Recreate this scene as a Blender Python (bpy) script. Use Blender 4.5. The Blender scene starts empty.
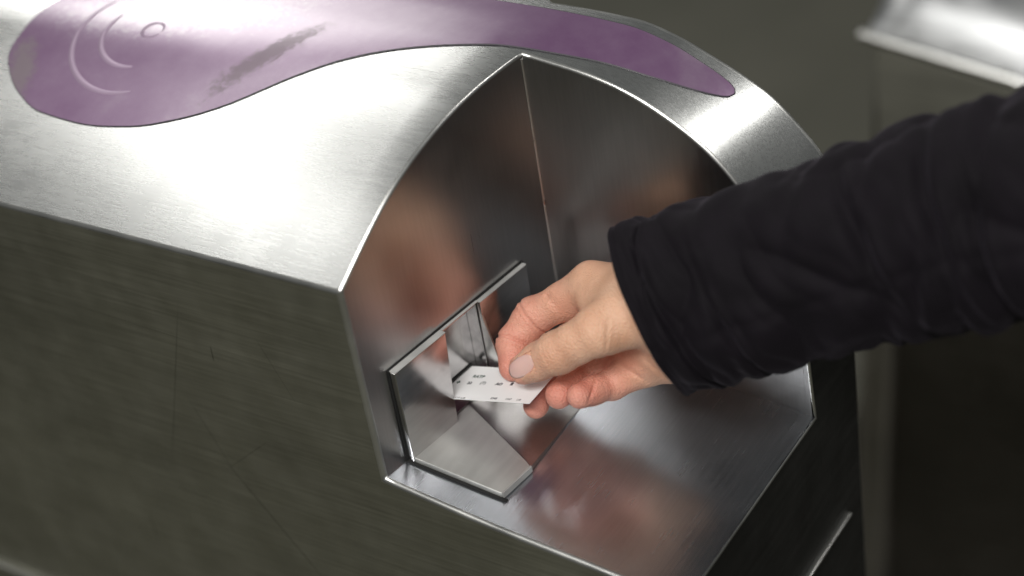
import bpy, bmesh, math, random
import numpy as np
from mathutils import Vector, Matrix
random.seed(4); np.random.seed(4)
scn = bpy.context.scene
COL = scn.collection
# ------------------------------------------------------------------ camera maths
# world: X along the barrier towards its nose, Y across it, Z up; origin = front end of the long crease
F_PX = 1918.2137524
CX = np.array([0.8401, 0.2061, -0.5017]); CX /= np.linalg.norm(CX)
VLv = np.array([-3212., -788., F_PX]); VVv = np.array([479., 2717., F_PX])
XA = -VLv/np.linalg.norm(VLv); ZA = -VVv/np.linalg.norm(VVv); YA = np.cross(ZA, XA); YA /= np.linalg.norm(YA)
ZA = np.cross(XA, YA)
RW = np.stack([XA, YA, ZA])            # columns: camera right, down, forward in world axes
def ray(px, py):
    v = RW @ np.array([px-512., py-288., F_PX]); return v/np.linalg.norm(v)
CAM = -ray(340, 293)*0.95
FWD = RW[:, 2]
def at(px, py, depth):                 # a measured pixel and its distance -> a world point
    d = ray(px, py); return CAM + d*(depth/(d@FWD))
def hit(px, py, nrm, p):
    d = ray(px, py); nrm = np.array(nrm, float); return CAM + d*(nrm@(np.array(p, float)-CAM)/(nrm@d))
cd = bpy.data.cameras.new('camera'); cam = bpy.data.objects.new('camera', cd); COL.objects.link(cam)
M = Matrix(((RW[0,0], -RW[0,1], -RW[0,2], CAM[0]), (RW[1,0], -RW[1,1], -RW[1,2], CAM[1]), (RW[2,0], -RW[2,1], -RW[2,2], CAM[2]), (0,0,0,1)))
cam.matrix_world = M
cd.sensor_width = 36; cd.lens = F_PX/1024*36; cd.clip_start = 0.02; cd.clip_end = 100
cd.dof.use_dof = True; cd.dof.focus_distance = 1.015; cd.dof.aperture_fstop = 2.9
scn.camera = cam
# ------------------------------------------------------------------ materials
def newmat(name):
    m = bpy.data.materials.new(name); m.use_nodes = True
    nt = m.node_tree; b = nt.nodes['Principled BSDF']; return m, nt, b
def N(nt, t, **kw):
    n = nt.nodes.new(t)
    for k, v in kw.items():
        if k in n.inputs: n.inputs[k].default_value = v
        else: setattr(n, k, v)
    return n
def ramp(nt, src, stops):
    r = nt.nodes.new('ShaderNodeValToRGB'); e = r.color_ramp.elements
    while len(e) < len(stops): e.new(0.5)
    for i, (p, c) in enumerate(stops):
        e[i].position = p; e[i].color = (c[0], c[1], c[2], 1) if hasattr(c, '__len__') else (c, c, c, 1)
    nt.links.new(src, r.inputs[0]); return r.outputs[0]
def mapped(nt, rot, scale, coord='Object'):
    tc = nt.nodes.new('ShaderNodeTexCoord'); mp = nt.nodes.new('ShaderNodeMapping')
    mp.inputs['Rotation'].default_value = rot; mp.inputs['Scale'].default_value = scale
    nt.links.new(tc.outputs[coord], mp.inputs[0]); return mp.outputs[0]
def metal(name, base, rough, brush_rot=(0,0,0), brush=(6, 900, 900), bump=0.06, var=0.12, aniso=0.0, tangent_axis=None, scratch=0.3, smudge=0.1, rv=0.1):
    m, nt, b = newmat(name); L = nt.links
    b.inputs['Metallic'].default_value = 1
    v = mapped(nt, brush_rot, brush)
    n1 = N(nt, 'ShaderNodeTexNoise', Scale=1.0, Detail=2.0, Roughness=0.5); L.new(v, n1.inputs['Vector'])
    v2 = mapped(nt, (0.2, 0.1, 0.3), (1, 1, 1))
    n2 = N(nt, 'ShaderNodeTexNoise', Scale=9.0, Detail=3.0, Roughness=0.5); L.new(v2, n2.inputs['Vector'])
    n3 = N(nt, 'ShaderNodeTexNoise', Scale=45.0, Detail=2.0, Roughness=0.5); L.new(v2, n3.inputs['Vector'])
    # long random hairline scratches
    sc = None
    if not scratch: n0 = N(nt, 'ShaderNodeValue'); n0.outputs[0].default_value = 0; sc = n0.outputs[0]
    for k, (rz, ry, s) in enumerate([] if not scratch else [((0.5, 0.3, 0.55), 0, (3, 260, 260)), ((0.9, -0.6, -0.8), 0, (4, 210, 210)), ((0.1, 1.1, 0.2), 0, (3, 300, 300))]):
        vs = mapped(nt, rz, s)
        ns = N(nt, 'ShaderNodeTexNoise', Scale=1.0, Detail=2.0, Roughness=0.5); L.new(vs, ns.inputs['Vector'])
        o = ramp(nt, ns.outputs[0], [(0.0, 0), (0.70, 0), (0.73, 1), (0.76, 0)])
        if sc is None: sc = o
        else:
            mx = N(nt, 'ShaderNodeMath', operation='MAXIMUM'); L.new(sc, mx.inputs[0]); L.new(o, mx.inputs[1]); sc = mx.outputs[0]
    # colour: slight streak, cloud, scratches
    c0 = ramp(nt, n1.outputs[0], [(0.3, [x*(1-var) for x in base]), (0.7, [min(1, x*(1+var)) for x in base])])
    c1 = ramp(nt, n2.outputs[0], [(0.35, 1-smudge*1.6), (0.65, 1.0)])
    mx = N(nt, 'ShaderNodeMix', data_type='RGBA', blend_type='MULTIPLY'); mx.inputs[0].default_value = 1
    L.new(c0, mx.inputs[6]); L.new(c1, mx.inputs[7])
    mx2 = N(nt, 'ShaderNodeMix', data_type='RGBA', blend_type='MIX'); L.new(mx.outputs[2], mx2.inputs[6])
    mx2.inputs[7].default_value = (min(1, base[0]*1.35), min(1, base[1]*1.35), min(1, base[2]*1.35), 1)
    ms = N(nt, 'ShaderNodeMath', operation='MULTIPLY'); L.new(sc, ms.inputs[0]); ms.inputs[1].default_value = scratch
    L.new(ms.outputs[0], mx2.inputs[0]); L.new(mx2.outputs[2], b.inputs['Base Color'])
    # roughness
    a = N(nt, 'ShaderNodeMapRange'); L.new(n3.outputs[0], a.inputs[0])
    a.inputs[1].default_value = 0.3; a.inputs[2].default_value = 0.7; a.inputs[3].default_value = rough-rv*0.5; a.inputs[4].default_value = rough+rv*0.5
    a2 = N(nt, 'ShaderNodeMath', operation='ADD'); L.new(a.outputs[0], a2.inputs[0])
    a3 = N(nt, 'ShaderNodeMath', operation='MULTIPLY'); L.new(n1.outputs[0], a3.inputs[0]); a3.inputs[1].default_value = 0.08; L.new(a3.outputs[0], a2.inputs[1])
    L.new(a2.outputs[0], b.inputs['Roughness'])
    # bump
    ad = N(nt, 'ShaderNodeMath', operation='SUBTRACT'); L.new(n1.outputs[0], ad.inputs[0]); L.new(ms.outputs[0], ad.inputs[1])
    bp = N(nt, 'ShaderNodeBump', Strength=bump, Distance=0.001); L.new(n1.outputs[0], bp.inputs['Height']); L.new(bp.outputs[0], b.inputs['Normal'])
    if aniso:
        b.inputs['Anisotropic'].default_value = aniso
        tg = N(nt, 'ShaderNodeTangent', direction_type='RADIAL', axis=tangent_axis or 'Z'); L.new(tg.outputs[0], b.inputs['Tangent'])
    return m
STEEL = (0.62, 0.62, 0.60)
m_top = metal('brushed_steel_top', (0.66, 0.67, 0.665), 0.235, (0, 0, 0.25), (80, 800, 800), bump=0.02, var=0.04, scratch=0, smudge=0.01, rv=.025)
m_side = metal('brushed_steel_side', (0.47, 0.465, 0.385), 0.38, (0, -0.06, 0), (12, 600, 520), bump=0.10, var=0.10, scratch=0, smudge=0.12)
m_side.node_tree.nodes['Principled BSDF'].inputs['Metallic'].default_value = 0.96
def scuff(mat, p, q, half, depth):        # one long fine scratch between two points of the panel y = 0
    nt = mat.node_tree; L = nt.links; b = nt.nodes['Principled BSDF']; o = np.array([-0.25, 0.105, -0.95])
    p = np.array(p)-o; q = np.array(q)-o; d = q-p; ln = np.linalg.norm(d); d = d/ln; nn = np.array([-d[2], 0, d[0]])
    tc = nt.nodes.new('ShaderNodeTexCoord'); res = []
    for ax, off in ((nn, nn@p), (d, d@((p+q)/2))):
        dt = N(nt, 'ShaderNodeVectorMath', operation='DOT_PRODUCT'); L.new(tc.outputs['Object'], dt.inputs[0]); dt.inputs[1].default_value = tuple(ax)
        sb = N(nt, 'ShaderNodeMath', operation='SUBTRACT'); L.new(dt.outputs['Value'], sb.inputs[0]); sb.inputs[1].default_value = float(off)
        ab = N(nt, 'ShaderNodeMath', operation='ABSOLUTE'); L.new(sb.outputs[0], ab.inputs[0]); res.append(ab.outputs[0])
    m1 = N(nt, 'ShaderNodeMapRange'); L.new(res[0], m1.inputs[0]); m1.inputs[1].default_value = 0; m1.inputs[2].default_value = half; m1.inputs[3].default_value = depth; m1.inputs[4].default_value = 0
    m2 = N(nt, 'ShaderNodeMapRange'); L.new(res[1], m2.inputs[0]); m2.inputs[1].default_value = ln*.25; m2.inputs[2].default_value = ln*.5; m2.inputs[3].default_value = 1; m2.inputs[4].default_value = 0
    mm = N(nt, 'ShaderNodeMath', operation='MULTIPLY'); L.new(m1.outputs[0], mm.inputs[0]); L.new(m2.outputs[0], mm.inputs[1])
    old = b.inputs['Base Color'].links[0].from_socket
    mx = N(nt, 'ShaderNodeMix', data_type='RGBA'); L.new(mm.outputs[0], mx.inputs[0]); L.new(old, mx.inputs[6]); mx.inputs[7].default_value = (.06, .06, .05, 1); L.new(mx.outputs[2], b.inputs['Base Color'])
sy = lambda a, c: hit(a, c, (0, 1, 0), (0, 0, 0))
for a_, c_, w_, d_ in (((218, 452), (335, 592), .0006, .8), ((178, 300), (172, 468), .0007, .35), ((186, 395), (240, 480), .0008, .3), ((210, 345), (214, 362), .0008, .6), ((60, 300), (200, 345), .0006, .3), ((226, 470), (270, 440), .0005, .35), ((148, 510), (160, 545), .0006, .5), ((20, 420), (120, 450), .0005, .3), ((250, 330), (300, 410), .0005, .25)):
    scuff(m_side, sy(*a_), sy(*c_), w_, d_)
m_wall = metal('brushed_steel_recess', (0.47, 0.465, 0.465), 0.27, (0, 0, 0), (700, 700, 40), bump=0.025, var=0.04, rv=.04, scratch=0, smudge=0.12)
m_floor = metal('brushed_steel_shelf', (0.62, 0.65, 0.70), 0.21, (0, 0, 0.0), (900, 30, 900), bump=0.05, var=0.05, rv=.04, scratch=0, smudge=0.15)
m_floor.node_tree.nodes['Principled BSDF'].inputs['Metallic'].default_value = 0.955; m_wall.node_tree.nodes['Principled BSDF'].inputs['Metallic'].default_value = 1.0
m_rim = metal('polished_steel_edge', (0.80, 0.80, 0.78), 0.28, (0, 0, 0), (60, 60, 60), bump=0.02, var=0.05, scratch=0.0)
m_plate = metal('brushed_steel_insert', (0.64, 0.63, 0.63), 0.17, (0, 0, 0), (300, 30, 300), bump=0.04, var=0.06, scratch=0.2, smudge=0.1)
m_edge = metal('cut_steel_edge', (0.50, 0.50, 0.49), 0.55, (0, 0, 0), (80, 80, 80), bump=0.05, scratch=0.0); m_edge.node_tree.nodes['Principled BSDF'].inputs['Metallic'].default_value = 0.45
m_plate2 = metal('worn_steel_insert', (0.64, 0.64, 0.62), 0.45, (0, 0, 0), (200, 30, 200), bump=0.05, var=0.06, scratch=0.1, smudge=0.12); m_plate2.node_tree.nodes['Principled BSDF'].inputs['Metallic'].default_value = 0.7
m_front = metal('shaded_front', (0.05, 0.05, 0.047), 0.65, (0, 0, 0), (200, 10, 200), bump=0.05, scratch=0.05)  # near-black base colour stands in for shade on the front face
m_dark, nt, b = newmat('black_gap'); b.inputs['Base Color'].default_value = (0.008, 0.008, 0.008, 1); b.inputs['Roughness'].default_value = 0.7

m_gap_shade, nt, b = newmat('inlay_gap_shade'); b.inputs['Base Color'].default_value = (0.045, 0.04, 0.05, 1); b.inputs['Roughness'].default_value = 0.5  # dark joint colour with the recess shadow round the inlay mixed in
# purple worn plastic inlay
m_inlay, nt, b = newmat('worn_purple_panel'); L = nt.links
v = mapped(nt, (0, 0, 0.2), (1, 1, 1))
nA = N(nt, 'ShaderNodeTexNoise', Scale=14.0, Detail=8.0, Roughness=0.7); L.new(v, nA.inputs['Vector'])
nB = N(nt, 'ShaderNodeTexNoise', Scale=5.0, Detail=3.0, Roughness=0.5); L.new(v, nB.inputs['Vector'])
cA = ramp(nt, nA.outputs[0], [(0.3, (0.14, 0.062, 0.15)), (0.55, (0.19, 0.11, 0.20)), (0.8, (0.27, 0.205, 0.275))])
# worn grey scuffs: a diagonal smear and the rounded end
def smear(p, q, width, amount):
    tc = nt.nodes.new('ShaderNodeTexCoord'); sp = N(nt, 'ShaderNodeMapping', vector_type='TEXTURE'); L.new(tc.outputs['Object'], sp.inputs[0])
    d = np.array(q)-np.array(p); c = (np.array(p)+np.array(q))/2
    sp.inputs['Location'].default_value = (c[0], c[1], 0); sp.inputs['Rotation'].default_value = (0, 0, math.atan2(d[1], d[0])); sp.inputs['Scale'].default_value = (np.linalg.norm(d)/2, width, 10)
    nn = N(nt, 'ShaderNodeTexNoise', Scale=260.0, Detail=7.0, Roughness=0.85); L.new(tc.outputs['Object'], nn.inputs['Vector'])
    ln = N(nt, 'ShaderNodeVectorMath', operation='LENGTH'); L.new(sp.outputs[0], ln.inputs[0])
    mu = N(nt, 'ShaderNodeMath', operation='MULTIPLY_ADD'); L.new(nn.outputs[0], mu.inputs[0]); mu.inputs[1].default_value = 3.2; L.new(ln.outputs['Value'], mu.inputs[2])
    mr = N(nt, 'ShaderNodeMapRange'); L.new(mu.outputs[0], mr.inputs[0]); mr.inputs[1].default_value = 2.15; mr.inputs[2].default_value = 2.6; mr.inputs[3].default_value = amount; mr.inputs[4].default_value = 0
    return mr.outputs[0]
INX, INY = -0.08, 0.13           # inlay object origin (object coordinates are measured from it)
def inl(px, py, z=0.05):
    h = hit(px, py, (0, 0, 1), (0, 0, z)); return (h[0]-INX, h[1]-INY)
last = cA; first_smear = None
for s_, colr in [(smear(inl(205, 104, .042), inl(335, 28, .054), 0.009, 0.6), (0.17, 0.14, 0.15)), (smear(inl(14, 92, .042), inl(28, 36, .05), 0.010, 0.75), (0.19, 0.16, 0.17)), (smear(inl(60, 12, .055), inl(320, 8, .056), 0.03, 0.45), (0.40, 0.38, 0.41))]:  # third patch: broad and pale grey
    first_smear = first_smear or s_
    mx = N(nt, 'ShaderNodeMix', data_type='RGBA'); L.new(s_, mx.inputs[0]); L.new(last, mx.inputs[6]); mx.inputs[7].default_value = (*colr, 1); last = mx.outputs[2]
L.new(last, b.inputs['Base Color'])
cw = N(nt, 'ShaderNodeMath', operation='MULTIPLY_ADD'); L.new(first_smear, cw.inputs[0]); cw.inputs[1].default_value = -0.5; cw.inputs[2].default_value = 0.6; L.new(cw.outputs[0], b.inputs['Coat Weight'])
rw = N(nt, 'ShaderNodeMath', operation='MULTIPLY_ADD'); L.new(first_smear, rw.inputs[0]); rw.inputs[1].default_value = 0.3; rw.inputs[2].default_value = 0.3; L.new(rw.outputs[0], b.inputs['Roughness'])
iw = N(nt, 'ShaderNodeMath', operation='MULTIPLY_ADD'); L.new(first_smear, iw.inputs[0]); iw.inputs[1].default_value = -0.3; iw.inputs[2].default_value = 0.5; L.new(iw.outputs[0], b.inputs['Specular IOR Level'])
b.inputs['Metallic'].default_value = 0.25; b.inputs['Roughness'].default_value = 0.3
b.inputs['Coat Weight'].default_value = 0.6; b.inputs['Coat Roughness'].default_value = 0.16
bp = N(nt, 'ShaderNodeBump', Strength=0.12, Distance=0.001); L.new(nA.outputs[0], bp.inputs['Height']); L.new(bp.outputs[0], b.inputs['Normal'])

# skin
m_skin, nt, b = newmat('skin'); L = nt.links
at_ = N(nt, 'ShaderNodeAttribute', attribute_name='redness')
v = mapped(nt, (0, 0, 0), (1, 1, 1))
n1 = N(nt, 'ShaderNodeTexNoise', Scale=60.0, Detail=5.0, Roughness=0.6); L.new(v, n1.inputs['Vector'])
n2 = N(nt, 'ShaderNodeTexNoise', Scale=700.0, Detail=4.0, Roughness=0.7); L.new(v, n2.inputs['Vector'])
vo = N(nt, 'ShaderNodeTexVoronoi', Scale=900.0); L.new(v, vo.inputs['Vector'])
ca = ramp(nt, n1.outputs[0], [(0.3, (0.70, 0.39, 0.25)), (0.7, (0.84, 0.52, 0.355))])
cb = ramp(nt, n1.outputs[0], [(0.3, (0.66, 0.25, 0.185)), (0.7, (0.79, 0.37, 0.285))])
mx = N(nt, 'ShaderNodeMix', data_type='RGBA'); L.new(at_.outputs['Fac'], mx.inputs[0]); L.new(ca, mx.inputs[6]); L.new(cb, mx.inputs[7]); L.new(mx.outputs[2], b.inputs['Base Color'])
b.inputs['Roughness'].default_value = 0.48; b.inputs['Subsurface Weight'].default_value = 0.12
b.inputs['Subsurface Radius'].default_value = (1.0, 0.3, 0.15); b.inputs['Subsurface Scale'].default_value = 0.004
ad = N(nt, 'ShaderNodeMath', operation='ADD'); L.new(n2.outputs[0], ad.inputs[0]); L.new(vo.outputs['Distance'], ad.inputs[1])
bp = N(nt, 'ShaderNodeBump', Strength=0.75, Distance=0.0005); L.new(ad.outputs[0], bp.inputs['Height']); L.new(bp.outputs[0], b.inputs['Normal'])
m_nail, nt, b = newmat('fingernail'); b.inputs['Base Color'].default_value = (0.80, 0.50, 0.45, 1); b.inputs['Roughness'].default_value = 0.26
b.inputs['Subsurface Weight'].default_value = 0.2; b.inputs['Subsurface Scale'].default_value = 0.002

# dark padded coat
m_coat, nt, b = newmat('black_nylon_coat'); L = nt.links
v = mapped(nt, (0, 0, 0), (1, 1, 1))
n1 = N(nt, 'ShaderNodeTexNoise', Scale=40.0, Detail=4.0, Roughness=0.6); L.new(v, n1.inputs['Vector'])
n2 = N(nt, 'ShaderNodeTexNoise', Scale=1500.0, Detail=2.0, Roughness=0.6); L.new(v, n2.inputs['Vector'])
L.new(ramp(nt, n1.outputs[0], [(0.3, (0.0044, 0.0034, 0.0050)), (0.7, (0.0068, 0.0050, 0.0078))]), b.inputs['Base Color'])
b.inputs['Roughness'].default_value = 0.8; b.inputs['Specular IOR Level'].default_value = 0.16; b.inputs['Sheen Weight'].default_value = 0.05; b.inputs['Sheen Roughness'].default_value = 0.4
b.inputs['Sheen Tint'].default_value = (0.8, 0.7, 0.9, 1)
bp = N(nt, 'ShaderNodeBump', Strength=0.25, Distance=0.0003); L.new(n2.outputs[0], bp.inputs['Height']); L.new(bp.outputs[0], b.inputs['Normal'])
m_paper, nt, b = newmat('ticket_paper'); b.inputs['Base Color'].default_value = (0.88, 0.88, 0.89, 1); b.inputs['Roughness'].default_value = 0.55
m_mag, nt, b = newmat('ticket_magnetic_back'); b.inputs['Base Color'].default_value = (0.30, 0.12, 0.22, 1); b.inputs['Roughness'].default_value = 0.5
m_ink, nt, b = newmat('printed_ink'); b.inputs['Base Color'].default_value = (0.05, 0.05, 0.06, 1); b.inputs['Roughness'].default_value = 0.6
m_ink2, nt, b = newmat('printed_ink_green'); b.inputs['Base Color'].default_value = (0.03, 0.07, 0.055, 1); b.inputs['Roughness'].default_value = 0.6
m_ground, nt, b = newmat('station_floor'); L = nt.links
v = mapped(nt, (0, 0, 0.3), (1, 1, 1))
n1 = N(nt, 'ShaderNodeTexNoise', Scale=3.0, Detail=8.0, Roughness=0.7); L.new(v, n1.inputs['Vector'])
L.new(ramp(nt, n1.outputs[0], [(0.3, (0.062, 0.062, 0.047)), (0.7, (0.090, 0.088, 0.069))]), b.inputs['Base Color'])
b.inputs['Roughness'].default_value = 0.55
# ------------------------------------------------------------------ object helpers
def empty(name, loc, label=None, cat=None, group=None):
    o = bpy.data.objects.new(name, None); COL.objects.link(o); o.location = loc; o.empty_display_size = 0.05
    if label: o['label'] = label
    if cat: o['category'] = cat
    if group: o['group'] = group
    return o
def wloc(o):
    p = Vector(o.location)
    while o.parent: o = o.parent; p += o.location
    return p
def mesh_obj(name, verts, faces, mat, parent=None, origin=None, smooth=True, normals=None):
    org = Vector([float(c) for c in origin]) if origin is not None else (wloc(parent) if parent else Vector((0, 0, 0)))
    V = np.array(verts, float)-np.array(org)
    me = bpy.data.meshes.new(name); me.from_pydata(V.tolist(), [], [tuple(int(i) for i in f) for f in faces]); me.update()
    me.materials.append(mat)
    if smooth: me.polygons.foreach_set('use_smooth', [True]*len(me.polygons))
    if normals is not None: me.normals_split_custom_set_from_vertices([tuple(n) for n in normals])
    o = bpy.data.objects.new(name, me); COL.objects.link(o)
    if parent: o.parent = parent; o.location = org-wloc(parent)
    else: o.location = org
    return o
def bm_obj(name, bm, mat, parent=None, origin=None, smooth=True, bevel=None):
    bmesh.ops.recalc_face_normals(bm, faces=bm.faces[:])
    if bevel: bmesh.ops.bevel(bm, geom=[e for e in bm.edges if len(e.link_faces) == 2 and e.calc_face_angle(0) > 0.5], offset=bevel, segments=3, profile=0.5, affect='EDGES')
    bm.verts.index_update()
    V = [v.co[:] for v in bm.verts]; Fs = [[v.index for v in f.verts] for f in bm.faces]; bm.free()
    o = mesh_obj(name, V, Fs, mat, parent, origin, smooth)
    if smooth:
        try: o.data.set_sharp_from_angle(angle=math.radians(40))
        except Exception: pass
    return o
def prism(bm, poly, d):                # closed prism: polygon (3-D points) swept by vector d
    a = [bm.verts.new(tuple(map(float, p))) for p in poly]; c = [bm.verts.new(tuple(float(p[i]+d[i]) for i in range(3))) for p in poly]
    n = len(a); bm.faces.new(a[::-1]); bm.faces.new(c)
    for i in range(n): bm.faces.new((a[i], a[(i+1) % n], c[(i+1) % n], c[i]))
def tube(bm, pts, r, seg=8, closed=False, cap=True):
    pts = [np.array(p, float) for p in pts]; n = len(pts); rings = []; up = np.array([0.13, 0.21, 0.97])
    for i in range(n):
        a = pts[(i-1) % n] if (closed or i > 0) else pts[i]; c = pts[(i+1) % n] if (closed or i < n-1) else pts[i]
        t = c-a; t /= np.linalg.norm(t)+1e-12; u = np.cross(t, up); u /= np.linalg.norm(u)+1e-12; w = np.cross(u, t)
        rr = r[i] if hasattr(r, '__len__') else r
        rings.append([bm.verts.new(tuple(pts[i]+rr*(math.cos(k*2*math.pi/seg)*u+math.sin(k*2*math.pi/seg)*w))) for k in range(seg)])
    for i in range(n if closed else n-1):
        A, B = rings[i], rings[(i+1) % n]
        for k in range(seg): bm.faces.new((A[k], A[(k+1) % seg], B[(k+1) % seg], B[k]))
    if cap and not closed: bm.faces.new(rings[0][::-1]); bm.faces.new(rings[-1])
def pchip(xk, yk):
    x = np.array(xk, float); y = np.array(yk, float); h = np.diff(x); dl = np.diff(y)/h; m = np.zeros_like(y)
    m[0] = dl[0]; m[-1] = dl[-1]
    for i in range(1, len(x)-1):
        if dl[i-1]*dl[i] > 0:
            w1 = 2*h[i]+h[i-1]; w2 = h[i]+2*h[i-1]; m[i] = (w1+w2)/(w1/dl[i-1]+w2/dl[i])
    def f(q):
        q = np.asarray(q, float); i = np.clip(np.searchsorted(x, q)-1, 0, len(x)-2); t = np.clip((q-x[i])/h[i], 0, 1)
        return (2*t**3-3*t**2+1)*y[i]+(t**3-2*t**2+t)*h[i]*m[i]+(-2*t**3+3*t**2)*y[i+1]+(t**3-t**2)*h[i]*m[i+1]
    return f
# ------------------------------------------------------------------ the ticket barrier housing
YC, YF, XF, ZF, GZ = 0.154, 0.2095, 0.1765, -0.1437, -0.95
HX = 0.131
Zy = pchip([0, .0101, .0275, .0455, .0667, .083, .104, .1285, .154, .18, .2095], [0, .0078, .0207, .0324, .0424, .0482, .0533, .0562, .0571, .0571, .0565])
zn = pchip([-.05, 0, .02, .0315, .0553, .0727, .0895, .1055, .1167, .1275, .1375, .150, .160, .168, .173, .1765], [0, 0, .0018, .0034, .0070, .0112, .0176, .0262, .0336, .0425, .0535, .0715, .0905, .1120, .1350, .2008])
zf = pchip([-.05, .02, .0594, .084, .1023, .121, .1358, .151, .1636, .170, .1745, .1765], [0, 0, .0015, .0078, .0160, .0252, .0344, .0490, .0645, .0790, .1000, .2002])
def Z(x, y):
    t = np.clip((y-YC)/(YF-YC), 0, 1); return Zy(y)-((1-t)*zn(x)+t*zf(x))
zfl = pchip([0, .0711, .1299, XF], [-.1227, -.1327, -.1384, ZF])
bm = bmesh.new(); cache = {}
def vv(x, y, z):
    k = (round(x, 7), round(y, 7), round(z, 7))
    if k not in cache: cache[k] = bm.verts.new((x, y, z))
    return cache[k]
def quad(pts, mi):
    vs = []
    for p in pts:
        v_ = vv(*[float(c) for c in p])
        if v_ not in vs: vs.append(v_)
    if len(vs) >= 3:
        try: f = bm.faces.new(vs); f.material_index = mi
        except ValueError: pass
ya = list(np.linspace(0, YC, 29)); yb = list(np.linspace(YC, YF, 9)); yl = ya+yb[1:]
xw = lambda y: HX*min(y, YC)
xfix = [-.75, -.6, -.45, -.35, -.28, -.2, -.14, -.09, -.055, -.03]
def xa(k, y): return xfix[k] if k < len(xfix) else xfix[-1]+(xw(y)-xfix[-1])*(k-len(xfix)+1)/4
NA = len(xfix)+4
def Pt(x, y): return (x, y, Z(x, y))
for i in range(len(yl)-1):
    for k in range(NA-1):
        y0, y1 = yl[i], yl[i+1]
        quad([Pt(xa(k, y0), y0), Pt(xa(k+1, y0), y0), Pt(xa(k+1, y1), y1), Pt(xa(k, y1), y1)], 0)
S = 1-(1-np.linspace(0, 1, 46))**1.7
def xs(j, y): return float(xw(y)+(XF-xw(y))*S[j])
def PB(j, y):
    x = xs(j, y); return (x, y, ZF if j == len(S)-1 else Z(x, y))
for i in range(len(yb)-1):
    for j in range(len(S)-1): quad([PB(j, yb[i]), PB(j+1, yb[i]), PB(j+1, yb[i+1]), PB(j, yb[i+1])], 0 if PB(j+1, YC)[2] > -.075 else 5)  # steep lower nose also takes the shade-dark front material
def PF(j, y):
    x = xs(j, y); return (x, y, float(zfl(x)) if 0 < x < XF-1e-6 else (-.1227 if x <= 0 else ZF))
for i in range(len(ya)-1):              # shelf and left recess wall
    y0, y1 = ya[i], ya[i+1]
    for j in range(len(S)-1): quad([PF(j, y0), PF(j+1, y0), PF(j+1, y1), PF(j, y1)], 4)
    for za_, zb_ in ((None, -.0640), (-.0640, -.1200), (-.1200, None)):
        if za_ == -.0640 and 9 <= i < 16: continue
        tp = [Pt(xw(y_), y_) if za_ is None else (xw(y_), y_, za_) for y_ in (y0, y1)]
        bt = [PF(0, y_) if zb_ is None else (xw(y_), y_, zb_) for y_ in (y0, y1)]
        quad([tp[0], bt[0], bt[1], tp[1]], 2)
for j in range(len(S)-1):               # long recess wall
    quad([PB(j, YC)]+([(xw(YC), YC, -.0640), (xw(YC), YC, -.1200)] if j == 0 else [])+[PF(j, YC), PF(j+1, YC), PB(j+1, YC)], 3)
for k in range(NA-1):                   # near side panel
    x0, x1 = xa(k, 0), xa(k+1, 0)
    if k < NA-2: quad([(x0, 0, 0), (x0, 0, -.1227), (x1, 0, -.1227), (x1, 0, 0)], 1)
    else: quad([(x0, 0, 0), (x0, 0, -.1227), (x1, 0, -.1227), (x1, 0, -.1200), (x1, 0, -.0640), (x1, 0, 0)], 1)
    quad([(x0, 0, -.1227), (x0, 0, GZ), (x1, 0, GZ), (x1, 0, -.1227)], 1)
    quad([(x1, YF, Z(x1, YF) if k < NA-2 else Z(xw(YF), YF)), (x1 if k < NA-2 else xw(YF), YF, GZ), (x0, YF, GZ), (x0, YF, Z(x0, YF))] if k < NA-2 else [(xw(YF), YF, Z(xw(YF), YF)), (xw(YF), YF, GZ), (xa(k, YF), YF, GZ), (xa(k, YF), YF, Z(xa(k, YF), YF))], 6)
for j in range(len(S)-1):
    a, c = PF(j, 0), PF(j+1, 0); quad([a, (a[0], 0, GZ), (c[0], 0, GZ), c], 1)
    a, c = PB(j, YF), PB(j+1, YF); quad([c, (c[0], YF, GZ), (a[0], YF, GZ), a], 6)
for i in range(len(yl)-1):
    quad([(XF, yl[i], ZF), (XF, yl[i], GZ), (XF, yl[i+1], GZ), (XF, yl[i+1], ZF)], 5)
bmesh.ops.remove_doubles(bm, verts=bm.verts[:], dist=4e-5)
bmesh.ops.recalc_face_normals(bm, faces=bm.faces[:])
# edge rounding weights
bw = bm.edges.layers.float.get('bevel_weight_edge') or bm.edges.layers.float.new('bevel_weight_edge')
WB = 0.0045
wts = {frozenset((0, 1)): 1.9, frozenset((0, 2)): 1.9, frozenset((0, 3)): 1.7, frozenset((0, 6)): 4.4, frozenset((1, 2)): 2.6, frozenset((1, 4)): 2.6, frozenset((4, 5)): 2.0, frozenset((0, 5)): 0, frozenset((3, 5)): 1.4, frozenset((1, 5)): 2.6, frozenset((5, 6)): 3.0}
for e in bm.edges:
    if len(e.link_faces) == 2:
        s_ = frozenset(f.material_index for f in e.link_faces)
        if s_ in wts: e[bw] = wts[s_]/1000/WB
me = bpy.data.meshes.new('tmp'); bm.to_mesh(me); bm.free()
tmpm = [bpy.data.materials.new('t%d' % i) for i in range(8)]
for m in tmpm: me.materials.append(m)
to = bpy.data.objects.new('tmp', me); COL.objects.link(to)
bv = to.modifiers.new('b', 'BEVEL'); bv.width = WB; bv.segments = 5; bv.limit_method = 'WEIGHT'; bv.material = 7; bv.use_clamp_overlap = False; bv.miter_outer = 'MITER_SHARP'
bpy.context.view_layer.update()
ev = to.evaluated_get(bpy.context.evaluated_depsgraph_get()); em = bpy.data.meshes.new_from_object(ev)
nv = len(em.vertices); co = np.zeros(nv*3); em.vertices.foreach_get('co', co); co = co.reshape(-1, 3)
FS = [(list(p.vertices), p.material_index, np.array(p.normal), p.area) for p in em.polygons]
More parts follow.
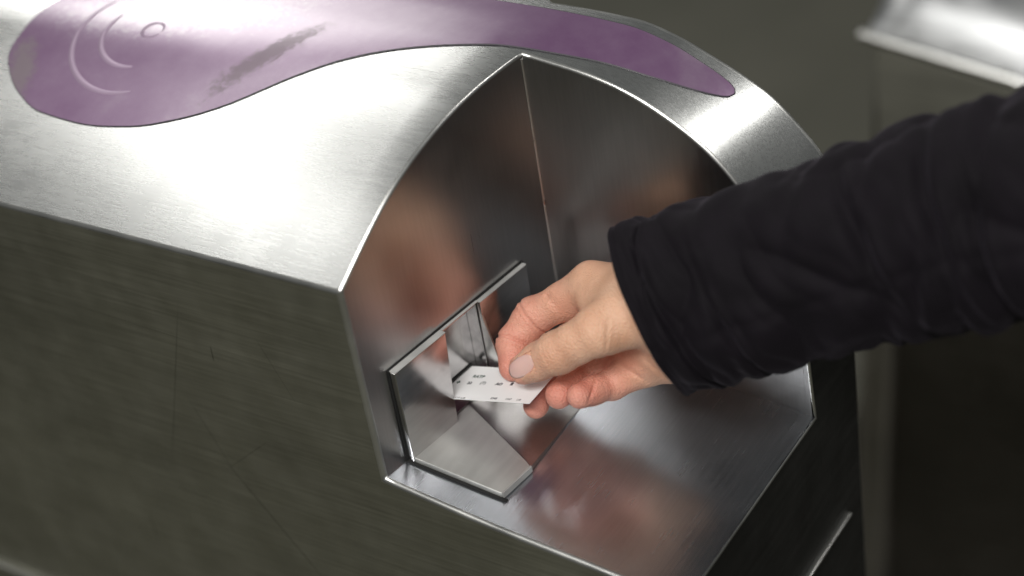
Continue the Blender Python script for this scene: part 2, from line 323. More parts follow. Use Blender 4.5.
bpy.data.objects.remove(to); bpy.data.meshes.remove(em); bpy.data.meshes.remove(me)
for m in tmpm: bpy.data.materials.remove(m)
acc = np.zeros((8, nv, 3))
for vs, mi, nn, ar in FS:
    for q in vs: acc[mi, q] += nn*(min(ar, 4e-5)+1e-9)
barrier = empty('ticket_barrier', (-0.25, 0.105, GZ), 'large brushed steel ticket barrier with purple panel on top and ticket slot in its recess', 'ticket barrier', 'ticket barriers')
parts = {}
def split(mi, name, mat, label=None):
    ids = {}; V = []; Fo = []; NN = []
    for vs, m_, nn, ar in FS:
        if m_ != mi: continue
        f = []
        for q in vs:
            if q not in ids:
                ids[q] = len(V); V.append(co[q]); n_ = acc[mi, q]
                if mi == 7:
                    o_ = acc[:7, q].sum(0)
                    if np.linalg.norm(o_) > 1e-12: n_ = o_
                NN.append(n_/(np.linalg.norm(n_)+1e-15))
            f.append(ids[q])
        Fo.append(f)
    o = mesh_obj(name, V, Fo, mat, barrier, normals=NN)
    if label: o['label'] = label
    parts[mi] = o; return o
split(0, 'top_cover', m_top, 'silvery curved top cover')
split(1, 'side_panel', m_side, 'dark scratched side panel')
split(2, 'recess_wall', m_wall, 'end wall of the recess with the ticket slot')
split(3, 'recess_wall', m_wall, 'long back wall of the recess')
split(4, 'shelf', m_floor, 'polished shelf at the bottom of the recess')
split(5, 'front_panel', m_front, 'front panel with its shade put into a black colour')
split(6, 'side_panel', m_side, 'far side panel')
split(7, 'edge_trim', m_rim)
# purple inlay
yl_f = pchip([-.2905, -.2899, -.2871, -.2775, -.2618, -.2378, -.206, -.1715, -.1422, -.117, -.0922, -.0724, -.0455, -.0152, .0169, .0503, .082, .1048, .1165, .1215, .1228], [.108, .1004, .08, .0667, .055, .0465, .0450, .0492, .059, .0734, .0971, .1171, .136, .1492, .1583, .164, .1698, .1785, .1850, .1895, .193])
yh_f = pchip([-.2905, -.2895, -.2867, -.276, -.258, -.235, -.205, -.16, .0, .08, .105, .117, .1215, .1228], [.108, .116, .127, .148, .168, .183, .193, .1985, .1985, .1985, .1980, .1970, .1955, .193])
xi = -.0838+.2066*np.sin(np.linspace(-math.pi/2, math.pi/2, 90)); NR = 18
xi[0], xi[-1] = -.2905, .1228
V = []; Fc = []
for x in xi:
    a, c = float(yl_f(x)), float(yh_f(x))
    for r in range(NR+1):
        y = a+(c-a)*r/NR; V.append((x, y, float(Z(x, y))+.0007))
for i in range(len(xi)-1):
    for r in range(NR):
        q = i*(NR+1)+r; Fc.append((q, q+NR+1, q+NR+2, q+1))
inlay = mesh_obj('purple_inlay', V, Fc, m_inlay, barrier, origin=(INX, INY, 0.05)); inlay['label'] = 'worn purple teardrop panel'
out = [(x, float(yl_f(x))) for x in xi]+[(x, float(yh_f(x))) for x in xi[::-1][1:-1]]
bm = bmesh.new(); tube(bm, [(x, y, float(Z(x, y))+.0003) for x, y in out], .00045, 6, closed=True); bm_obj('gap_shade', bm, m_gap_shade, inlay)  # dark tube draws the joint line and its shade
m_ring, nt, b = newmat('lit_ring'); b.inputs['Base Color'].default_value = (0.34, 0.25, 0.35, 1); b.inputs['Roughness'].default_value = 0.4; b.inputs['Metallic'].default_value = 0.3  # paler than the panel: ring highlights put into the colour
for R_, w_, a0_, a1_ in ((.049, .0018, 155, 292), (.031, .0018, 165, 285), (.0065, .0010, 0, 340)):
    bm = bmesh.new(); cxx, cyy = -.203, .1135; NK = 72; rows = []
    for k in range(NK):
        a = math.radians(a0_+(a1_-a0_)*k/(NK-1)); f = math.sin(math.pi*(.04+.92*k/(NK-1)))**.5; row = []
        for q, dz in ((-1, 0.0), (-.4, .0005), (.4, .0005), (1, 0.0)):
            rr = R_+q*w_*f; x, y = cxx+rr*math.cos(a), cyy+rr*math.sin(a); row.append(bm.verts.new((x, y, float(Z(x, y))+.00072+dz*f)))
        rows.append(row)
    for k in range(NK-1):
        for q in range(3): bm.faces.new((rows[k][q], rows[k+1][q], rows[k+1][q+1], rows[k][q+1]))
    bm_obj('raised_ring', bm, m_ring, inlay)
# weld line in the inner corner of the recess
bm = bmesh.new(); tube(bm, [(HX*YC-.0002, YC-.0005, z) for z in np.linspace(-.122, .052, 12)], .0007, 6); bm_obj('corner_weld', bm, m_rim, barrier)
# trim strips round the cabinet
bm = bmesh.new(); prism(bm, [(XF-.0005, .02, -.2415), (XF+.003, .02, -.2415), (XF+.003, .02, -.2392), (XF-.0005, .02, -.2392)], (0, .166, 0)); bm_obj('trim_strip', bm, m_rim, barrier, bevel=.0006)
bm = bmesh.new(); prism(bm, [(-.75, .0005, -.3260), (-.75, -.004, -.3260), (-.75, -.004, -.3232), (-.75, .0005, -.3232)], (.925, 0, 0)); bm_obj('trim_strip', bm, m_rim, barrier, bevel=.0006)

# slot insert: wall plates and shelf plate standing 4 mm proud of the recess
wd = np.array([HX, 1, 0])/math.hypot(HX, 1); wn = np.array([1, -HX, 0])/math.hypot(HX, 1)
def W(y, z, out=0.0): return wd*(y*math.hypot(HX, 1))+wn*out+np.array([0, 0, z])
ZT, ZB, Y0, Y1, Y2, Y3 = -.0623, -.1225, .0182, .0615, .0880, .1280
PTR = hit(445.5, 332, wn, wn*.005); PBR = hit(456, 406, wn, wn*.005); Y1 = float(PTR[1])+.0006; YB1 = float(PBR[1])+.0006
insert = None
bm = bmesh.new()
prism(bm, [W(Y0, ZT, .0008), W(Y1, ZT, .0008), W(YB1, float(PBR[2]), .0008), W(YB1-.0004, ZB, .0008), W(Y0, ZB, .0008)], wn*.0042)
insert = bm_obj('slot_plate', bm, m_plate, barrier, bevel=.0006)
bm = bmesh.new()                       # recessed pocket beside the proud plate, then the far plate
PD, PL, PR_ = -.0075, .0497, .0878
prism(bm, [W(PL, -.0642, PD), W(PR_, -.0642, PD), W(PR_, -.1198, PD), W(PL, -.1198, PD)], -wn*.001)
prism(bm, [W(PL, -.0642, PD+.0002), W(PR_, -.0642, PD+.0002), W(PR_, -.0642, .0006), W(PL, -.0642, .0006)], (0, 0, -.0005))
prism(bm, [W(PL, -.1193, PD+.0002), W(PR_, -.1193, PD+.0002), W(PR_, -.1193, .0006), W(PL, -.1193, .0006)], (0, 0, -.0004))
prism(bm, [W(PL, -.0649, PD+.0002), W(PL, -.1190, PD+.0002), W(PL, -.1190, .0006), W(PL, -.0649, .0006)], wd*.0004)
prism(bm, [W(PR_-.0004, -.0649, PD+.0002), W(PR_-.0004, -.1190, PD+.0002), W(PR_-.0004, -.1190, .0006), W(PR_-.0004, -.0649, .0006)], wd*.0004)
bm_obj('pocket', bm, m_plate, insert)
bm = bmesh.new()
prism(bm, [W(Y2+.0002, ZT-.0004, .0008), W(Y3, ZT-.0004, .0008), W(Y3, ZB, .0008), W(Y2+.0002, ZB, .0008)], wn*.0026)
bm_obj('slot_plate', bm, m_plate, barrier, bevel=.0004)
def shelf(x, y, up): return np.array([x, y, float(zfl(x))+up])
bm = bmesh.new()                       # bright near half of the shelf plate
fp = [(.0052, Y0+.0002), (.0605, .0196), (.0632, .0445), (.0600, .0465), (.0095, .069)]
tv = [bm.verts.new(tuple(shelf(x, y, .0040))) for x, y in fp]; bv_ = [bm.verts.new(tuple(shelf(x, y, .0004))) for x, y in fp]
bm.faces.new(tv); bm.faces.new(bv_[::-1])
for i in range(5): bm.faces.new((tv[i], tv[(i+1) % 5], bv_[(i+1) % 5], bv_[i]))
bm_obj('shelf_plate', bm, m_plate2, barrier, bevel=.0006)
bm = bmesh.new()                       # far half, folded down to the shelf
fp = [(.0096, .0691, .0038), (.0598, .0467, .0038), (.0632, .0447, .0032), (.0612, .1000, .0007), (.0150, .118, .0007)]
tv = [bm.verts.new(tuple(shelf(x, y, u))) for x, y, u in fp]; bv_ = [bm.verts.new(tuple(shelf(x, y, .0003))) for x, y, u in fp]
bm.faces.new(tv[:3]+[tv[3], tv[4]]); bm.faces.new(bv_[::-1])
for i in range(5): bm.faces.new((tv[i], tv[(i+1) % 5], bv_[(i+1) % 5], bv_[i]))
bm_obj('shelf_plate', bm, m_wall, barrier)
for (ya_, yb_, th_, dz_) in ((Y0+.0003, Y1-.0002, .0042, 0), (Y1+.0002, Y2, .0016, 0), (Y2+.0002, Y3-.0002, .0028, -.0004)):
    bm = bmesh.new(); prism(bm, [W(ya_, ZT+dz_+.0001, .0007), W(yb_, ZT+dz_+.0001, .0007), W(yb_, ZT+dz_+.0005, .0007), W(ya_, ZT+dz_+.0005, .0007)], wn*(th_+.0003)); bm_obj('plate_edge', bm, m_edge, insert)
bm = bmesh.new(); prism(bm, [shelf(.0606, .0200, .0008), shelf(.0633, .0445, .0008), shelf(.0633, .0445, .0043), shelf(.0606, .0200, .0043)], (.0011, -.0003, 0)); bm_obj('plate_edge', bm, m_edge, insert)
# black strips painted in for the shadow gap behind the insert
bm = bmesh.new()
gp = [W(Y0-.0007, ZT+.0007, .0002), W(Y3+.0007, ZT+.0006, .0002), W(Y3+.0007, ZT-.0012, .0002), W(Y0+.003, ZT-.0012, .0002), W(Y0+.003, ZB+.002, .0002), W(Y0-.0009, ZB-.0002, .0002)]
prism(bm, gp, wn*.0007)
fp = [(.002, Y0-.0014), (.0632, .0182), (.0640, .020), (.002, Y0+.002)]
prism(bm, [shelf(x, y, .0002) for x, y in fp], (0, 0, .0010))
bm_obj('gap_shade', bm, m_dark, insert)
# ------------------------------------------------------------------ ticket
P1 = hit(451.5, 399, wn, wn*.0035); P2 = hit(529.5, 404, (0, 1, 0), P1)
def proj(P):
    q = RW.T @ (np.array(P, float)-CAM); return np.array([512+F_PX*q[0]/q[2], 288+F_PX*q[1]/q[2]])
e1 = (P2-P1)/np.linalg.norm(P2-P1); a_ = np.array([0, 1, 0.]); b_ = np.cross(e1, a_)
best = None; tgt = np.array([544.5, 387.])-np.array([529.5, 404.]); tgt /= np.linalg.norm(tgt)
for th in np.linspace(-1.2, 1.2, 961):
    e2 = math.cos(th)*a_+math.sin(th)*b_; dd = proj(P2+e2*.01)-proj(P2); dd /= np.linalg.norm(dd)
    if best is None or dd@tgt > best[0]: best = (dd@tgt, th, e2)
e2 = best[2]; TW = .0300; tn = np.cross(e1, e2); tn *= np.sign(tn[2])
s0 = -(P1[0]+.0010)/e1[0]            # front edge enters the slot
T0 = P1+e1*(s0-.004); TL = np.linalg.norm(P2-T0)
def T(u, v, h=0): return T0+e1*u+e2*v+tn*h
bm = bmesh.new(); prism(bm, [T(0, 0), T(TL, 0), T(TL, TW), T(0, TW)], tn*.0003)
ticket = bm_obj('paper_ticket', bm, m_paper, origin=T(TL/2, TW/2), smooth=False)
ticket['label'] = 'small white printed paper ticket held by the thumb at the slot'; ticket['category'] = 'ticket'
bm = bmesh.new(); prism(bm, [T(.0002, .0002, -.00012), T(TL-.0002, .0002, -.00012), T(TL-.0002, TW-.0002, -.00012), T(.0002, TW-.0002, -.00012)], tn*.0001)
bm_obj('ticket_back', bm, m_mag, ticket, smooth=False)
def text(s, u, v, size, mat=m_ink, bold=0.0, slant=0):
    c = bpy.data.curves.new('t', 'FONT'); c.body = s; c.size = size; c.offset = bold; c.extrude = .00003
    o = bpy.data.objects.new('t', c); COL.objects.link(o)
    bpy.context.view_layer.update()
    me = bpy.data.meshes.new_from_object(o.evaluated_get(bpy.context.evaluated_depsgraph_get()))
    V = [T(u+p.co.x, v+p.co.y, .00034+p.co.z) for p in me.vertices]; Fc = [list(p.vertices) for p in me.polygons]
    bpy.data.objects.remove(o); bpy.data.curves.remove(c); bpy.data.meshes.remove(me)
    if V: mesh_obj('printed_text', V, Fc, mat, ticket, smooth=False)
for s_, px, py, sz, bo in [('RATP', 472, 377.5, .0034, .00010), ('+', 455.5, 383.5, .0040, .0003), ('20', 466.5, 384, .0030, .0001), ('(T)', 479.5, 384, .0031, .00005), ('AO', 495, 385, .0030, .00015), ('2', 510, 385, .003, .0003),
                           ('4577 A/B', 452.5, 398.3, .0022, 0), ('2345', 490, 399, .0022, 0.00005), ('1347', 504.5, 399.8, .0021, 0), ('120', 515.5, 400.5, .0021, 0)]:
    p_ = hit(px, py, tn, P1+tn*.0003); text(s_, float((p_-T0)@e1), float((p_-T0)@e2), sz, m_ink2 if s_ in ('RATP', '+') else m_ink, bo)
# slot mouth and guide fin around the ticket
def on_pocket(v_, up_):                 # where the ticket's plane meets the pocket back
    p_ = T(0, v_); o_ = W(0, 0, PD+.0003); t_ = ((o_-p_)@wn)/(e1@wn); return p_+e1*t_+np.array([0, 0, up_])
bm = bmesh.new(); prism(bm, [on_pocket(.0012, -.0010), on_pocket(TW+.0004, -.0010), on_pocket(TW+.0004, .0020), on_pocket(.0012, .0020)], wn*.0005)
bm_obj('slot_mouth', bm, m_dark, insert)
bm = bmesh.new()
fin = [W(Y2, ZT-.0012, .0015), W(Y2, -.1010, .0105), W(Y2, -.1050, .0105), W(Y2, -.1080, .0015)]
prism(bm, fin, wd*.0014); bm_obj('guide_fin', bm, m_rim, insert, bevel=.0003)
# ------------------------------------------------------------------ person: hand (one continuous surface) and coat sleeve
def surface_nets(Fv, org, h):
    inside = Fv < 0; nx, ny, nz = Fv.shape
    c = [(i, j, k) for i in (0, 1) for j in (0, 1) for k in (0, 1)]
    sl = lambda o: tuple(slice(o[d], Fv.shape[d]-1+o[d]) for d in range(3))
    cnt = np.zeros((nx-1, ny-1, nz-1), np.int32); acc_ = np.zeros((nx-1, ny-1, nz-1, 3), np.float32)
    for a in c:
        for d in range(3):
            if a[d]: continue
            b_ = list(a); b_[d] = 1; b_ = tuple(b_)
            fa, fb = Fv[sl(a)], Fv[sl(b_)]; cr = (fa < 0) != (fb < 0)
            t = np.where(cr, fa/np.where(cr, fa-fb, 1), 0)
            for e in range(3): acc_[..., e] += np.where(cr, a[e]+(t if e == d else 0), 0)
            cnt += cr
    act = cnt > 0; idx = -np.ones(cnt.shape, np.int64); idx[act] = np.arange(act.sum())
    g = np.argwhere(act); P = (g+acc_[act]/cnt[act][:, None])*h+org
    Q = []
    for d in range(3):
        u, v_ = (d+1) % 3, (d+2) % 3
        s0_ = [slice(1, -1)]*3; s0_[d] = slice(0, -1); s1_ = list(s0_); s1_[d] = slice(1, None)
        A, B = inside[tuple(s0_)], inside[tuple(s1_)]
        for flip, msk in ((False, A & ~B), (True, ~A & B)):
            w = np.argwhere(msk); w[:, u] += 1; w[:, v_] += 1
            def I(du, dv):
                q = w.copy(); q[:, u] -= du; q[:, v_] -= dv; return idx[q[:, 0], q[:, 1], q[:, 2]]
            q = np.stack([I(1, 1), I(0, 1), I(0, 0), I(1, 0)], 1)
            Q.append(q[:, ::-1] if flip else q)
    return P, np.concatenate(Q)
def smin(a, b_, k):
    h = np.clip(.5+.5*(b_-a)/k, 0, 1); return b_*(1-h)+a*h-k*h*(1-h)
def rcone(P, a, b_, r1, r2):           # round cone distance
    ba = b_-a; l2 = ba@ba; rr = r1-r2; a2 = l2-rr*rr; il2 = 1/l2
    pa = P-a; y = pa@ba; z = y-l2
    x2 = ((pa*l2-y[..., None]*ba)**2).sum(-1); y2 = y*y*l2; z2 = z*z*l2
    k = np.sign(rr)*rr*rr*x2
    o = (np.sqrt(x2*a2*il2)+y*rr)*il2-r1
    m1 = np.sign(z)*a2*z2 > k; m2 = np.sign(y)*a2*y2 < k
    o = np.where(m2, np.sqrt(x2+y2)*il2-r1, o); return np.where(m1, np.sqrt(x2+z2)*il2-r2, o)
MM = 0.001
# joints: pixel x, pixel y, distance from the lens (m), radius (mm)
J = dict(
    thumb=[(622, 318, .975, 15.0), (600, 330, .972, 13.2), (577, 342, .977, 10.9), (557, 353, .984, 11.0), (540, 361, .992, 9.7), (523.5, 369, .998, 7.9)],
    index=[(592, 285, 1.010, 12.0), (563, 301, 1.022, 9.9), (533, 317, 1.031, 10.3), (513, 343, 1.032, 8.8), (513, 367, 1.024, 7.6)],
    middle=[(604, 316, 1.022, 12.0), (556, 352, 1.046, 9.2), (541, 384, 1.038, 8.0), (536, 405, 1.025, 7.1)],
    ring=[(622, 344, 1.020, 11.5), (586, 374, 1.030, 8.6), (570, 386, 1.018, 7.8), (559, 395, 1.006, 7.3)],
    pinky=[(645, 364, 1.006, 11.0), (612, 384, 1.010, 8.2), (594, 390, 1.002, 7.6), (580, 396, .994, 7.0)],
)
PTS = {k: [(at(a, b_, c+.004), r*MM) for a, b_, c, r in v] for k, v in J.items()}
palm = [((592, 286, 1.010, 12.5), (660, 300, .985, 20)), ((604, 316, 1.022, 12.0), (660, 315, .99, 20)), ((622, 344, 1.020, 11.5), (672, 335, .99, 17)), ((645, 364, 1.006, 11.0), (690, 352, .985, 16)),
        ((622, 318, .975, 13.5), (655, 312, .972, 18)), ((640, 300, .985, 18), (690, 312, .97, 24)), ((690, 316, .97, 25), (760, 290, .95, 29)), ((760, 290, .95, 29), (860, 262, .925, 34)), ((598, 300, 1.0, 11), (622, 318, .975, 14))]
palm = [((p[0], p[1], p[2]+.004, p[3]), (q[0], q[1], q[2]+(.004 if q[0] < 700 else 0), q[3])) for p, q in palm]
allp = np.array([p for v in PTS.values() for p, r in v]+[at(760, 290, .95), at(690, 340, .98)])
lo = allp.min(0)-.035; hi = allp.max(0)+.03
H_ = 0.0006
gr = [np.arange(lo[i], hi[i], H_) for i in range(3)]
GS = tuple(len(q) for q in gr)
def caps(P_):
    d = np.full(P_.shape[:-1], 9.)
    for p, q in palm: d = np.minimum(d, rcone(P_, at(*p[:3]), at(*q[:3]), p[3]*MM, q[3]*MM))
    for v_ in PTS.values():
        for (a, r1), (b_, r2) in zip(v_[:-1], v_[1:]): d = np.minimum(d, rcone(P_, a, b_, r1, r2))
    return d
ST_ = 4; gc = [q[::ST_] for q in gr]
Dc = caps(np.stack(np.meshgrid(*gc, indexing='ij'), -1))
up4 = lambda A: A.repeat(ST_, 0).repeat(ST_, 1).repeat(ST_, 2)[:GS[0], :GS[1], :GS[2]]
Dm = Dc.copy()
ACT = up4((Dc < .009) & (Dc > -.0075)); FULL = up4(Dc)
IDX = np.argwhere(ACT); G = np.stack([gr[i][IDX[:, i]] for i in range(3)], -1)
def chain(pts, k):
    d = None
    for (a, r1), (b_, r2) in zip(pts[:-1], pts[1:]):
        q = rcone(G, a, b_, r1, r2); d = q if d is None else smin(d, q, k)
    return d
A_ = None
for p, q in palm:
    a, b_ = at(*p[:3]), at(*q[:3]); d = rcone(G, a, b_, p[3]*MM, q[3]*MM); A_ = d if A_ is None else smin(A_, d, .0075)
for nme in ('index', 'middle', 'ring', 'pinky'):
    (a, r1), (b_, r2) = PTS[nme][0], PTS[nme][1]; A_ = smin(A_, rcone(G, a, a+(b_-a)*.55, r1, r1*.45+r2*.55), .0045)
D = {n_: chain(PTS[n_], .0035) for n_ in PTS}
# skin folds: shallow grooves round each finger joint
def groove(d, p, axis, r, amp, w, off=0.0):
    s = (G-p)@axis-off; rad = np.sqrt(((G-p)**2).sum(-1)); return d+amp*np.exp(-(s/w)**2)*np.clip(1.6-rad/r, 0, 1)
for n_, jj in (('index', (2, 3)), ('middle', (1, 2)), ('ring', (2,)), ('pinky', (2,)), ('thumb', (3,))):
    for j in jj:
        p, r = PTS[n_][j]; t1 = PTS[n_][j][0]-PTS[n_][j-1][0]; t2 = PTS[n_][j+1][0]-p; ax = t1/np.linalg.norm(t1)+t2/np.linalg.norm(t2); ax /= np.linalg.norm(ax)
        am = .0004 if n_ == 'thumb' else (.0014 if n_ == 'index' else .00035)
        D[n_] = groove(D[n_], p, ax, r*1.3, am, .0008)
        D[n_] = groove(D[n_], p, ax, r*1.3, am*.45, .0007, .0026)
    if n_ == 'thumb':
        for of in (-.0022, .0045): D[n_] = groove(D[n_], PTS[n_][3][0], ax, .012, .00025, .0007, of)
A_ = smin(A_, D['thumb'], .0030)
Fh = A_
for n_ in ('index', 'middle', 'ring', 'pinky'): Fh = smin(Fh, D[n_], .0012)
# folds drawn over the finished surface, from one point of the skin to another
def fold(d, p, q, amp, w):
    a, b_ = at(*p), at(*q); ba = b_-a; t = np.clip(((G-a)@ba)/(ba@ba), 0, 1); c = a+t[:, None]*ba
    v_ = G-c; dep = v_@FWD; lat = np.sqrt(np.maximum((v_**2).sum(-1)-dep**2, 0)); tw = np.sin(np.pi*np.clip(t*.86+.07, 0, 1))**.6
    return d+amp*np.exp(-(lat/w)**2)*np.exp(-(dep/.022)**2)*tw
for p_, q_, am_, w_ in (((548, 297, 1.014), (567, 325, 1.006), .0026, .0015), ((566, 280, 1.0), (577, 304, .990), .0009, .0011), ((608, 322, .962), (606, 352, .965), .0005, .0009), ((615, 328, .96), (612, 350, .965), .0004, .0008),
                        ((594, 360, .985), (622, 384, .990), .0011, .0009), ((606, 356, .985), (650, 384, .985), .0011, .0009), ((600, 372, .99), (588, 404, .99), .0007, .0007), ((640, 352, .97), (672, 384, .97), .0010, .0010), ((546, 343, .985), (556, 356, .98), .0005, .0006), ((552, 340, .985), (561, 352, .98), .0004, .0006),
                        ((515, 309, 1.024), (540, 338, 1.008), .0014, .0008), ((498, 336, 1.026), (530, 350, 1.010), .0013, .0008), ((580, 262, .99), (585, 280, .985), .0003, .001)):
    Fh = fold(Fh, p_, q_, am_*1.5, w_*1.25)
# tendons and low relief over the back of the hand / thumb root
nz_ = np.sin(G[..., 0]*210+G[..., 1]*130)*np.sin(G[..., 1]*170-G[..., 2]*150+1.3)
Fh = Fh+nz_*.00035
# thumb tip flesh under the nail
tA, tB = PTS['thumb'][4][0], PTS['thumb'][5][0]; tdir = (tB-tA)/np.linalg.norm(tB-tA)
nc_dir = -ray(523, 366)+0.30*np.array([0, 0, 1.]); nc_dir -= tdir*(nc_dir@tdir); nc_dir /= np.linalg.norm(nc_dir); ns_ = np.cross(tdir, nc_dir)
NC = tB+nc_dir*.0080-tdir*.0042
LX = (G-NC)@tdir; LY = (G-NC)@ns_; LZ = (G-NC)@nc_dir
rectd = np.maximum(np.abs(LX)-.0094, np.abs(LY)-.0049)
zn_ = LZ+LY**2/(2*.0078)+np.maximum(LX, 0)**2/(2*.020)+.10*LX
pad = np.maximum(np.maximum(np.abs(LX+.001)-.0094, np.abs(LY)-.0058), np.abs(zn_+.0030)-.0029)
Fh = smin(Fh, pad, .002)
cut = np.maximum(rectd-.0001, np.abs(zn_-.0024)-.0022); Fh = np.maximum(Fh, -cut)
FULL = np.where(FULL < 0, -.01, .01); FULL[ACT] = Fh; Vh, Qh = surface_nets(FULL, lo, H_)
lab = np.arange(len(Vh))                # keep the one outer surface
for _ in range(4000):
    m_ = lab[Qh].min(1); new = lab.copy()
    for c_ in range(4): np.minimum.at(new, Qh[:, c_], m_)
    new = new[new]
    if (new == lab).all(): break
    lab = new
main = np.bincount(lab).argmax(); keep = lab == main; ren = np.cumsum(keep)-1
Qh = ren[Qh[keep[Qh[:, 0]]]]; Vh = Vh[keep]
def lap(V, Q, it, f):
    for _ in range(it):
        s = np.zeros_like(V); c = np.zeros(len(V))
        for a, b_ in ((0, 1), (1, 2), (2, 3), (3, 0)):
            np.add.at(s, Q[:, a], V[Q[:, b_]]); np.add.at(c, Q[:, a], 1); np.add.at(s, Q[:, b_], V[Q[:, a]]); np.add.at(c, Q[:, b_], 1)
        V = V+f*(s/c[:, None]-V)
    return V
Vh = lap(Vh, Qh, 2, .5)
pb = at(690, 320, .96)
person = mesh_obj('person', Vh, Qh, m_skin, origin=pb)
person['label'] = 'person in black padded coat reaching in from the right, holding the ticket'; person['category'] = 'person'
# redness: stronger towards the fingertips and in the palm
red = np.zeros(len(Vh))
for n_, v in PTS.items():
    for j, (p, r) in enumerate(v):
        wgt = ((0.1, .75, .9, 1.0) if n_ != 'index' else (.1, .45, .75, .9, 1.0))[j] if n_ != 'thumb' else (0, 0, .08, .15, .3, .75)[j]
        d2 = np.linalg.norm(Vh-p, axis=1); red = np.maximum(red, wgt*np.exp(-(np.maximum(d2-r*.9, 0)/.011)**2))
th = np.min([np.linalg.norm(Vh-(p+(q-p)*t), axis=1)-r for (p, r), (q, _) in zip(PTS['thumb'][:4], PTS['thumb'][1:5]) for t in (0, .33, .66, 1)], 0)
red = red*np.clip(th/.004+.15, .15, 1) if False else np.where(th < .0025, np.minimum(red, .25), red)
red = np.maximum(red, .6*np.exp(-(np.linalg.norm(Vh-at(620, 366, 1.0), axis=1)/.016)**2))
ca_ = person.data.attributes.new('redness', 'FLOAT', 'POINT'); ca_.data.foreach_set('value', red.astype(np.float32))
# thumbnail: curved plate grown from the same surface
V = []; Fc = []; nu, nvv = 13, 11
from mathutils.bvhtree import BVHTree
bvh = BVHTree.FromPolygons([tuple(v_) for v_ in Vh], [tuple(map(int, q)) for q in Qh])
for i in range(nu):
    for j in range(nvv):
        u = -1+2*i/(nu-1); w = -1+2*j/(nvv-1)
        k = math.sqrt(max(0, 1-.5*w*w)); k2 = math.sqrt(max(0, 1-.5*u*u))
        p = NC+tdir*(u*k*.0066)+ns_*(w*k2*.0062)
        uu, ww = u*k*.0098, w*k2*.0052
        V.append(p*0+NC+tdir*uu+ns_*ww-nc_dir*(ww*ww/(2*.0078)+max(uu, 0)**2/(2*.020)+.10*uu-.0002))
for i in range(nu-1):
    for j in range(nvv-1):
        q = i*nvv+j; Fc.append((q, q+nvv, q+nvv+1, q+1))
V = np.array(V)
nail = mesh_obj('fingernail', V, Fc, m_nail, person)
md = nail.modifiers.new('s', 'SOLIDIFY'); md.thickness = .0005; md.offset = -1
# sleeve: stations (top pixel, bottom pixel, distance, depth ratio)
ST = [((612, 228), (690, 393), .972, .78), ((636, 219), (712, 391), .968, .80), ((662, 212), (735, 384), .963, .84), ((700, 196), (770, 374), .955, .86), ((742, 182), (812, 364), .945, .86), ((800, 162), (858, 352), .932, .88),
      ((862, 138), (905, 345), .918, .88), ((915, 117), (950, 339), .905, .88), ((968, 100), (994, 334), .893, .88), ((1024, 84), (1045, 330), .88, .9), ((1110, 55), (1130, 325), .86, .9), ((1240, 5), (1270, 320), .83, .9), ((1420, -70), (1470, 315), .80, .92)]
nst = len(ST); tt = np.arange(nst); NU, NV = 128, 300
def catm(vals, t):
    i = int(min(max(math.floor(t), 0), nst-2)); f = t-i; g = lambda k: np.array(vals[min(max(k, 0), nst-1)], float)
    p0, p1, p2, p3 = g(i-1), g(i), g(i+1), g(i+2)
    return .5*((2*p1)+(-p0+p2)*f+(2*p0-5*p1+4*p2-p3)*f*f+(-p0+3*p1-3*p2+p3)*f**3)
tops = [at(*a, d) for a, b_, d, r in ST]; bots = [at(*b_, d) for a, b_, d, r in ST]; rat = [[r] for *_, r in ST]
from mathutils import noise as mnoise
rs = np.random.RandomState(7)
